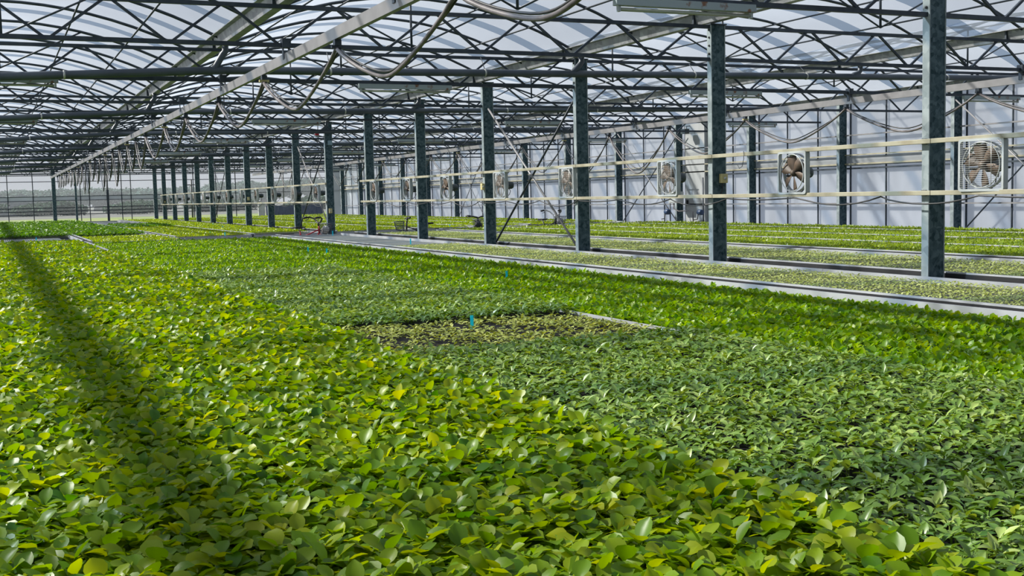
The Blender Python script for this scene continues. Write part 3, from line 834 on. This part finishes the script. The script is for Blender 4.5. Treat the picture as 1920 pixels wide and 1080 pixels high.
LB='broad-leaved pale green seedling at the front of the lush bed along the bottom edge'
pts1,dmax1=visible_nearest('broad',-.37,1.93,1.0,4.0,TRAYZ,300)
individuals('broad',pts1,TRAYZ,'broad_leaved_seedling',LB,'broad-leaved seedlings nearest the camera')
pts2,dmax2=visible_nearest('pepper',2.05,4.1,1.0,5.0,-.95,300)
individuals('pepper',pts2,-.95,'pointed_leaved_seedling','dark green pointed-leaved seedling in the bottom right corner','pointed-leaved seedlings nearest the camera')
def taken_fn(dmax,z):
    def f(p):
        px,py,dep=project(np.column_stack([p,np.full(len(p),z+.06)])); return (dep<=dmax)&(px>-15)&(px<1935)&(py<1095)
    return f
# front benches
traybed(-2.34,1.78,.75,28.2,'black plug trays under the lush broad-leaved bed on the left')
traybed(1.96,4.12,.75,6.3,'black plug trays under the pointed-leaved bed at the right',-.95,M['trayb'])
traybed(1.96,4.12,6.3,28.2,'plug trays showing through the thin strip of seedlings on the second bench',-.95,M['trayb'])
traybed(4.17,6.26,.75,28.2,'black plug trays under the leafy bed beside the pale rim',-.965+.02)
traybed(6.44,8.04,.75,20.2,'grey plug trays under the tiny sprouts left of the middle columns')
traybed(8.49,10.64,.75,28.2,'grey plug trays under the tiny sprouts right of the middle columns')
bed('broad_seedling_bed','broad',-2.33,1.93,1.0,28.1,TRAYZ,'lush bed of broad yellow-green seedlings filling the left foreground bench',taken=taken_fn(dmax1,TRAYZ),dens=lambda x,y:np.where((y>20.5)&(x>1.74),0.,1.01))
bed('pointed_seedling_bed','pepper',1.95,4.15,1.0,6.3,-.95,'bed of darker pointed-leaved seedlings filling the right foreground bench',taken=taken_fn(dmax2,-.95),dens=lambda x,y:np.where(x<2.02,.0,np.where(x<2.1,.6,.98)))
bed('thin_seedling_strip','sparse',1.97,4.10,6.3,7.95,-.95,'thin strip of stunted seedlings with black trays showing, around the cyan label',dens=lambda x,y:.62+.3*np.sin(x*6+y*4))
bed('young_seedling_bed','pepper',1.95,4.15,7.95,15.0,-.95,'bed of olive green young seedlings behind the thin strip on the second bench')
bed('leafy_seedling_bed','green',1.95,4.15,15.0,28.1,-.955,'bright leafy bed on the second bench towards the cross aisle')
bed('leafy_seedling_bed','green',4.17,6.24,1.0,28.1,-.965,'long mid-green leafy bed along the pale rim on the right half of the second bench')
bed('tiny_sprout_bed','small',6.46,8.02,4.0,20.2,TRAYZ,'bed of tiny grey-green sprouts on the bench left of the middle columns')
bed('tiny_sprout_bed','small',8.52,10.62,4.0,28.1,TRAYZ,'bed of tiny grey-green sprouts on the bench right of the middle columns')
names=['bed of olive sprouts on the fifth bench from the left, before the aisle','bed of pale lime sprouts on the sixth bench, before the aisle',
       'bed of pale lime sprouts on the seventh bench, before the aisle','bed of pale lime sprouts nearest the right wall, before the aisle']
for (a,b),lb,cr in zip(near_b[4:],names,('lime2','lime2','lime2','lime2')):
    traybed(a+.06,b-.06,6,28.2,'plug trays under the '+lb)
    bed('lime_sprout_bed',cr,a+.05,b-.05,7.0,28.1,-.910,lb)
# benches beyond the cross aisle
traybed(-2.34,1.94,35.35,65.1,'plug trays under the dense far left bed')
traybed(2.12,4.09,28.65,65.1,'plug trays under the dense second far bed')
bed('dense_seedling_bed','tall',-2.33,1.98,35.5,65.0,TRAYZ,'dense green seedling bed far left beyond the row of grey trays')
bed('lime_sprout_bed','lime',2.10,4.12,28.65,33.6,-.935,'short bright bed in front of the dense second far bed')
bed('dense_seedling_bed','tall',2.10,3.92,34.4,65.0,TRAYZ,'dense green seedling bed left of the pale rim beyond the cross aisle')
traybed(4.26,6.09,30.1,49.8,'plug trays with a black front edge under the lime bed beyond the aisle',mt=M['trays'])
bed('lime_sprout_bed','lime',4.26,6.10,30.3,43.6,-.912,'square lime green bed just beyond the cross aisle in the centre left')
bed('dark_seedling_strip','tall',4.26,6.10,43.8,49.6,TRAYZ,'raised dark green strip between the lime bed and the far grey trays')
traybed(6.26,8.04,31.5,65.1,'plug trays under the lime bed left of the far middle columns')
bed('lime_sprout_bed','lime',6.26,8.05,31.5,65.0,-.912,'long lime green bed left of the far middle columns')
wd=['fifth','sixth','seventh','eighth','ninth']
for (a,b),w in zip(far_b[4:],wd):
    traybed(a+.06,b-.06,30.1,65.1,'plug trays on the %s bench beyond the cross aisle'%w)
    bed('lime_sprout_bed','lime',a+.05,b-.05,30.4,65.0,-.912,'lime green sprout bed on the %s bench beyond the cross aisle'%w)

# empty plug trays, one by one
def tray_mesh(w,l,nx,ny,h=.04):
    m=MB(); px,py=w/nx,l/ny; g=.12
    V=[];Fs=[]
    for i in range(nx):
        for j in range(ny):
            x0,y0=i*px-w/2,j*py-l/2; b=len(V)
            V += [(x0,y0,h),(x0+px,y0,h),(x0+px,y0+py,h),(x0,y0+py,h)]
            a=g*px
            V += [(x0+a,y0+a,h),(x0+px-a,y0+a,h),(x0+px-a,y0+py-a,h),(x0+a,y0+py-a,h)]
            c=.3*px
            V += [(x0+c,y0+c,.006),(x0+px-c,y0+c,.006),(x0+px-c,y0+py-c,.006),(x0+c,y0+py-c,.006)]
            for k in range(4):
                k2=(k+1)%4; Fs += [(b+k,b+k2,b+4+k2,b+4+k),(b+4+k,b+4+k2,b+8+k2,b+8+k)]
            Fs.append((b+8,b+9,b+10,b+11))
    m.add(V,Fs)
    m.add([(-w/2,-l/2,0),(w/2,-l/2,0),(w/2,l/2,0),(-w/2,l/2,0),(-w/2,-l/2,h),(w/2,-l/2,h),(w/2,l/2,h),(-w/2,l/2,h)],
          [(0,1,5,4),(1,2,6,5),(2,3,7,6),(3,0,4,7)])
    return m.mesh('plug_tray',M['tray'])
tme=tray_mesh(.40,.78,8,16)
def trayset(xa,xb,ya,yb,label,group):
    nx=int((xb-xa)/.405); ny=int((yb-ya)/.8)
    for i in range(nx):
        for j in range(ny):
            o=bpy.data.objects.new('plug_tray',tme); COL.objects.link(o)
            o.location=(xa+.2+i*.405+random.uniform(-.004,.004),ya+.4+j*.8+random.uniform(-.006,.006),-.964); o.rotation_euler=(0,0,random.uniform(-.006,.006))
            tag(o,label,'tray',group)
trayset(6.43,8.08,20.3,28.3,'empty grey plug tray in the block left of the parked bicycle and middle columns','empty trays in the centre block')
trayset(-.36,1.98,30.05,35.3,'empty grey plug tray in the strip crossing the left picture edge','empty trays at the left edge')
trayset(4.24,6.12,50.0,65.0,'empty grey plug tray in the far block left of the lime bed','empty trays at the far end')

# cyan plant labels
LABS=[(3.05,7.42,-.95,.105,'cyan plant label standing in the thin strip of stunted seedlings'),
 (5.02,11.19,-.95,.13,'cyan plant label half hidden in the leafy bed beside the pale rim'),
 (.98,31.9,-.93,.12,'cyan plant label on the grey trays at the left edge'),
 (4.91,19.3,-.95,.13,'cyan plant label at left of a pair in the leafy bed near the aisle'),
 (5.05,18.6,-.95,.13,'cyan plant label at right of a pair in the leafy bed near the aisle'),
 (7.44,21.17,-.93,.12,'cyan plant label at the front of the grey tray block'),
 (5.5,30.25,-.93,.13,'cyan plant label on the front edge of the square lime bed'),
 (5.45,32.2,-.93,.11,'cyan plant label inside the square lime bed'),
 (5.2,44.0,-.9,.12,'cyan plant label in front of the raised dark green strip'),
 (.96,21.4,-.93,.16,'cyan plant label deep in the lush left bed'),
 (7.5,43.6,-.93,.12,'cyan plant label in the long lime bed, the farther one'),
 (7.0,38.9,-.93,.12,'cyan plant label in the long lime bed, the nearer one'),
 (12.0,30.7,-.93,.12,'cyan plant label behind the fourth middle column'),
 (7.8,28.1,-.93,.13,'cyan plant label below the parked bicycle with the white bag'),
 (14.3,27.6,-.93,.13,'cyan plant label right of the rightmost bicycle')]
for x,y,z,h,lb in LABS:
    m=MB(); w=.012; a=random.uniform(-.2,.2)
    m.prism([(x-w,y,z),(x,y,z-.012),(x+w,y,z),(x+w*1.05,y+a*.02,z+h),(x-w*1.05,y+a*.02,z+h)],(0,.0015,0))
    tag(m.top('plant_label',M['cyan']),lb,'plant label','cyan plant labels')

# ------------------------------------------------------------------ bicycles in the cross aisle
def bicycle(x,y,rz,label,frame,bagm=None,basket=True,swept=True,chrome=False):
    r=empty('bicycle',(x,y,FLOOR),rz); tag(r,label,'bicycle','parked bicycles')
    B=lambda m,n,mt,p=None: m.build(n,mt,p or r,world=False)
    for wx,nm in ((-.52,'rear_wheel'),(.54,'front_wheel')):
        w=B(MB().torus((wx,0,.33),.305,.022,'y',32,8),nm,M['black'])
        m=MB()
        for k in range(14):
            a=2*math.pi*k/14; m.tube([(wx,.02*(-1)**k,.33),(wx+.29*math.cos(a),0,.33+.29*math.sin(a))],.0025,4,False)
        B(m,'spokes',M['chrome'],w)
    m=MB()
    for p,q,rd in (((-.06,0,.31),(-.2,0,.8),.017),((-.06,0,.31),(.40,0,.74),.02),((-.15,0,.62),(.40,0,.82),.016),((-.06,0,.31),(-.52,.05,.33),.012),((-.06,0,.31),(-.52,-.05,.33),.012),((-.18,0,.7),(-.52,.05,.33),.01),((-.18,0,.7),(-.52,-.05,.33),.01),((.37,0,.72),(.365,0,.92),.022)):
        m.tube([p,q],rd,8)
    B(m,'frame',frame)
    m=MB()
    for s in (-.05,.05): m.tube([(.385,s,.70),(.43,s,.6),(.54,s,.33)],.012,6)
    B(m,'fork',frame)
    m=MB(); m.tube([(-.2,0,.78),(-.225,0,.87)],.013,6); B(m,'seat_post',M['chrome'])
    m=MB(); m.add([(-.36,-.1,.91),(-.36,.1,.91),(-.2,.075,.905),(-.03,.02,.90),(-.03,-.02,.90),(-.2,-.075,.905),(-.36,-.09,.86),(-.36,.09,.86),(-.2,.06,.85),(-.03,.015,.87),(-.03,-.015,.87),(-.2,-.06,.85)],
        [(0,5,4,3,2,1),(6,7,8,9,10,11),(0,1,7,6),(1,2,8,7),(2,3,9,8),(3,4,10,9),(4,5,11,10),(5,0,6,11)])
    bevel(B(m,'saddle',M['black']),.02,3)
    hb=M['chrome'] if chrome else M['black']
    m=MB(); m.tube([(.36,0,.9),(.35,0,1.0)],.02,8)
    if swept:
        for s in (-1,1): m.tube([(.35,0,1.0),(.37,s*.09,1.0),(.36,s*.2,1.09),(.26,s*.28,1.14),(.12,s*.31,1.12)],.020,8)
    else:
        for s in (-1,1): m.tube([(.35,0,1.0),(.35,s*.12,1.03),(.30,s*.30,1.05)],.021,8)
    h=B(m,'handlebar',hb)
    for s in (-1,1):
        if swept:
            B(MB().tube([(.20,s*.297,1.133),(.09,s*.313,1.118)],.026,8),'grip',M['black'],h)
            B(MB().tube([(.24,s*.285,1.12),(.2,s*.27,1.07),(.12,s*.285,1.06)],.010,6),'brake_lever',M['black'],h)
        else:
            B(MB().tube([(.325,s*.2,1.042),(.295,s*.33,1.052)],.026,8),'grip',M['black'],h)
            B(MB().tube([(.36,s*.17,1.03),(.40,s*.22,1.02),(.37,s*.30,1.03)],.010,6),'brake_lever',M['black'],h)
    m=MB(); m.box(-.78,-.4,-.07,.07,.72,.735)
    for s in (-.06,.06): m.tube([(-.7,s,.72),(-.53,s*1.2,.36)],.006,5)
    B(m,'rear_rack',M['black'])
    m=MB(); n=14; v=[]
    for k in range(n+1):
        a=math.pi*(.12+.76*k/n); v.append((-.52+.35*math.cos(a),.33+.35*math.sin(a)))
    f=[]; vv=[]
    for xx,zz in v: vv += [(xx,-.03,zz),(xx,.03,zz),(xx,.03,zz+.004),(xx,-.03,zz+.004)]
    for k in range(n):
        for e in range(4): f.append((k*4+e,k*4+(e+1)%4,k*4+4+(e+1)%4,k*4+4+e))
    m.add(vv,f); B(m,'mudguard',frame)
    if basket:
        m=MB(); z0,z1=.70,.95
        def ring(z,k): return [(.44-.0,-.13*k,z),(.44+.24*k,-.13*k,z),(.44+.24*k,.13*k,z),(.44,.13*k,z)]
        for z,k in ((z0,.85),(z1,1.08)): 
            p=ring(z,k); m.tube(p+[p[0]],.009,5)
        p0,p1=ring(z0,.85),ring(z1,1.08)
        for e in range(4):
            for t in range(7):
                s=t/7; a=Vector(p0[e]).lerp(Vector(p0[(e+1)%4]),s); b=Vector(p1[e]).lerp(Vector(p1[(e+1)%4]),s); m.tube([a,b],.004,4,False)
        for z in (.75,.80,.85,.90):
            k=.85+(z-z0)/(z1-z0)*.23; p=ring(z,k); m.tube(p+[p[0]],.004,4,False)
        for t in range(5):
            s=t/4; m.tube([Vector(p0[0]).lerp(Vector(p0[1]),s),Vector(p0[3]).lerp(Vector(p0[2]),s)],.0025,4,False)
        B(m,'basket',M['steel'])
    if bagm is not None:
        # a slumped bag lying in the basket: thing of its own
        import_v=[];f=[]; nu,nvv=14,9
        for i in range(nvv+1):
            th=math.pi*i/nvv
            for j in range(nu):
                ph=2*math.pi*j/nu; q=1+.12*math.sin(3*ph+th*2)+.08*math.sin(5*ph)
                import_v.append((.105*q*math.sin(th)*math.cos(ph),.105*q*math.sin(th)*math.sin(ph),.10*math.cos(th)*(1+.1*math.sin(4*ph))))
        for i in range(nvv):
            for j in range(nu): f.append((i*nu+j,i*nu+(j+1)%nu,(i+1)*nu+(j+1)%nu,(i+1)*nu+j))
        bo=MB().add(import_v,f,True).build('bag',bagm[0])
        c,s=math.cos(rz),math.sin(rz); bo.location=(x+.56*c,y+.56*s,FLOOR+.80); tag(bo,bagm[1],'bag')
    return r
AY=29.2
bicycle(7.42,AY+.05,.25,'bicycle with a white bag in its basket, beside the column with the red lamp',M['bikered'],(M['bag'],'white bag lying in the basket of the leftmost bicycle'),swept=True)
bicycle(10.55,AY,math.pi-.25,'black bicycle with a wire basket, handlebar left of the fifth middle column',M['black'],None,swept=False)
bicycle(12.25,AY-.0,-1.95,'black bicycle facing the camera between the fourth and fifth middle columns',M['black'],(M['cable'],'dark bag in the basket of the bicycle facing the camera'),swept=False)
bicycle(14.38,AY-.1,.45,'bicycle with swept chrome handlebars, left of the third middle column',M['black'],(M['greysheet'],'grey bag filling the basket of the rightmost bicycle'),swept=True,chrome=True)

# ------------------------------------------------------------------ outdoors beyond the end wall
m=MB().box(-260,300,YEND+.3,150,FLOOR-.25,FLOOR-.05); tag(m.top('ground_grass',M['grass']),kind='structure')
m=MB().box(-400,600,150,700,FLOOR-.25,FLOOR-.05); tag(m.top('ground_field',M['dirt']),kind='structure')
def tree(name,x,y,h,w,label,mt,group,trunk=True,n=900,leaf=.8):
    x+=0.0; r=empty(name,(x,y,FLOOR)); tag(r,label,'tree' if trunk else 'bush',group)
    if trunk: MB().tube([(x,y,FLOOR-.05),(x+.1,y,FLOOR+h*.3),(x,y,FLOOR+h*.6)],[w*.05,w*.04,w*.02],8).build('trunk',M['darkgrey'],r)
    nb=9; P=[]
    for k in range(nb):
        a=random.uniform(0,6.28); rr=random.uniform(0,.36)*w; cz=h*(random.uniform(.45,.82) if trunk else random.uniform(.3,.65))
        br=random.uniform(.16,.26)*w; bz=min(br,h*.24) if trunk else h*.35
        m_=n//nb; u=rng.normal(size=(m_,3)); u/=np.linalg.norm(u,axis=1)[:,None]; rad=rng.uniform(.75,1,m_)[:,None]
        P.append(np.array([rr*math.cos(a),rr*math.sin(a),cz])+u*rad*np.array([br,br,bz]))
    P=np.concatenate(P); n_=len(P)
    q=leaves(P,U(0,6.28,n_),U(-.6,1.0,n_),U(.7,1.3,n_)*leaf,U(.6,1.0,n_)*leaf,U(0,1,n_),U(-.8,.8,n_),rng.uniform(0,1,n_),2,1,OVAL,.2)
    me=np_mesh('crown',[q],mt); o=bpy.data.objects.new('crown' if trunk else 'foliage',me); COL.objects.link(o); o.parent=r
    return r
random.seed(21)
tx=[(-8,300,5.6,20),(8,310,5.2,24),(24,300,5.4,26),(40,300,5.2,26),(56,300,6.4,24),(66,305,6.6,22),(80,300,7.6,20),(94,310,5.0,14),(112,320,3.6,16),(132,320,3.5,20),(152,330,3.6,24)]
tx.sort()
for q,(x,y,h,w) in enumerate(tx):
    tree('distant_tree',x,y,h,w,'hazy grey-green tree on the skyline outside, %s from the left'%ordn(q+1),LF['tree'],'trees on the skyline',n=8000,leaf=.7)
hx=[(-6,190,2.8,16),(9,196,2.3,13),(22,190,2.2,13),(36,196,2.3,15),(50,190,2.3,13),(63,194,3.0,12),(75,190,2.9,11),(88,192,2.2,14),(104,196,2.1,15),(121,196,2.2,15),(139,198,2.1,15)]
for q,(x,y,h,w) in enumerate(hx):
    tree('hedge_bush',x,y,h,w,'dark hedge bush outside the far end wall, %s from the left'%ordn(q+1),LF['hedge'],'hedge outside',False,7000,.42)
for x,hw,zr,lb in ((.7,1.7,2.2,'pale gabled shed roof on the skyline at the left picture edge'),(4.3,1.9,2.1,'pale gabled shed roof on the skyline, second from the left edge')):
    r=empty('shed',(x,205,FLOOR)); tag(r,lb,'building')
    MB().box(x-hw+.1,x+hw-.1,202,210,FLOOR,1.2).build('wall',M['greysheet'],r)
    m=MB(); m.prism([(x-hw,201.7,1.2),(x+hw,201.7,1.2),(x,201.7,zr)],(0,8.6,0)); m.build('roof',M['rim'],r)
for q,(x,y,h) in enumerate(((8.2,94,4.4),(14.6,94,3.4),(42,130,5.6),(30,128,5.0))):
    r=empty('utility_pole',(x,y,FLOOR)); tag(r,'thin utility pole outside, %s from the left'%ordn(q+1),'pole','poles outside')
    MB().tube([(x,y,FLOOR-.05),(x,y,FLOOR+h)],.07,8).build('pole',M['steel'],r)
    MB().bar((x-.5,y,FLOOR+h-.4),(x+.5,y,FLOOR+h-.4),.06,.08).build('cross_arm',M['steel'],r)

# morning haze over the fields
hm,hnt,hout=newmat('field_haze'); hv=N(hnt,'ShaderNodeVolumeScatter'); setin(hv,Density=.0014,Anisotropy=.1); hv.inputs[0].default_value=(.80,.90,1,1)
hnt.links.new(hv.outputs[0],hout.inputs['Volume'])
tag(MB().box(-250,330,112,285,FLOOR-.04,30).top('field_haze',hm),'thin grey haze hanging over the fields outside','haze',None,'stuff')
# ------------------------------------------------------------------ light
w=bpy.data.worlds.new('world'); SC.world=w; w.use_nodes=True; nt=w.node_tree; nt.nodes.clear()
wo=N(nt,'ShaderNodeOutputWorld'); bg=N(nt,'ShaderNodeBackground'); nt.links.new(bg.outputs[0],wo.inputs[0])
tc=N(nt,'ShaderNodeTexCoord'); sx=N(nt,'ShaderNodeSeparateXYZ'); nt.links.new(tc.outputs['Generated'],sx.inputs[0])
rp=N(nt,'ShaderNodeValToRGB'); nt.links.new(sx.outputs[2],rp.inputs[0])
cr_=rp.color_ramp
cr_.elements[0].position=0; cr_.elements[0].color=(.74,.79,.86,1)
cr_.elements[1].position=.7; cr_.elements[1].color=(.26,.305,.385,1)
for ps,c in ((.05,(.70,.75,.83,1)),(.22,(.36,.40,.47,1))):
    e=cr_.elements.new(ps); e.color=c
nt.links.new(rp.outputs[0],bg.inputs[0]); bg.inputs[1].default_value=1.0
sun=bpy.data.lights.new('sun','SUN'); sun.energy=18.5; sun.angle=math.radians(2.2); sun.color=(1,.96,.86)
so=bpy.data.objects.new('sun',sun); COL.objects.link(so)
so.rotation_euler=Vector((.98,-.80,-1.0)).to_track_quat('-Z','Y').to_euler()
so.location=(0,0,20)

# ------------------------------------------------------------------ look
vs=SC.view_settings; vs.view_transform='Standard'; vs.look='None'; vs.gamma=1; vs.exposure=-.68; vs.use_curve_mapping=False
SC.cycles.use_denoising=True
SC.cycles.max_bounces=7; SC.cycles.diffuse_bounces=3; SC.cycles.transmission_bounces=4; SC.cycles.transparent_max_bounces=12
SC.cycles.sample_clamp_indirect=6
SC.cycles.caustics_reflective=False; SC.cycles.caustics_refractive=False
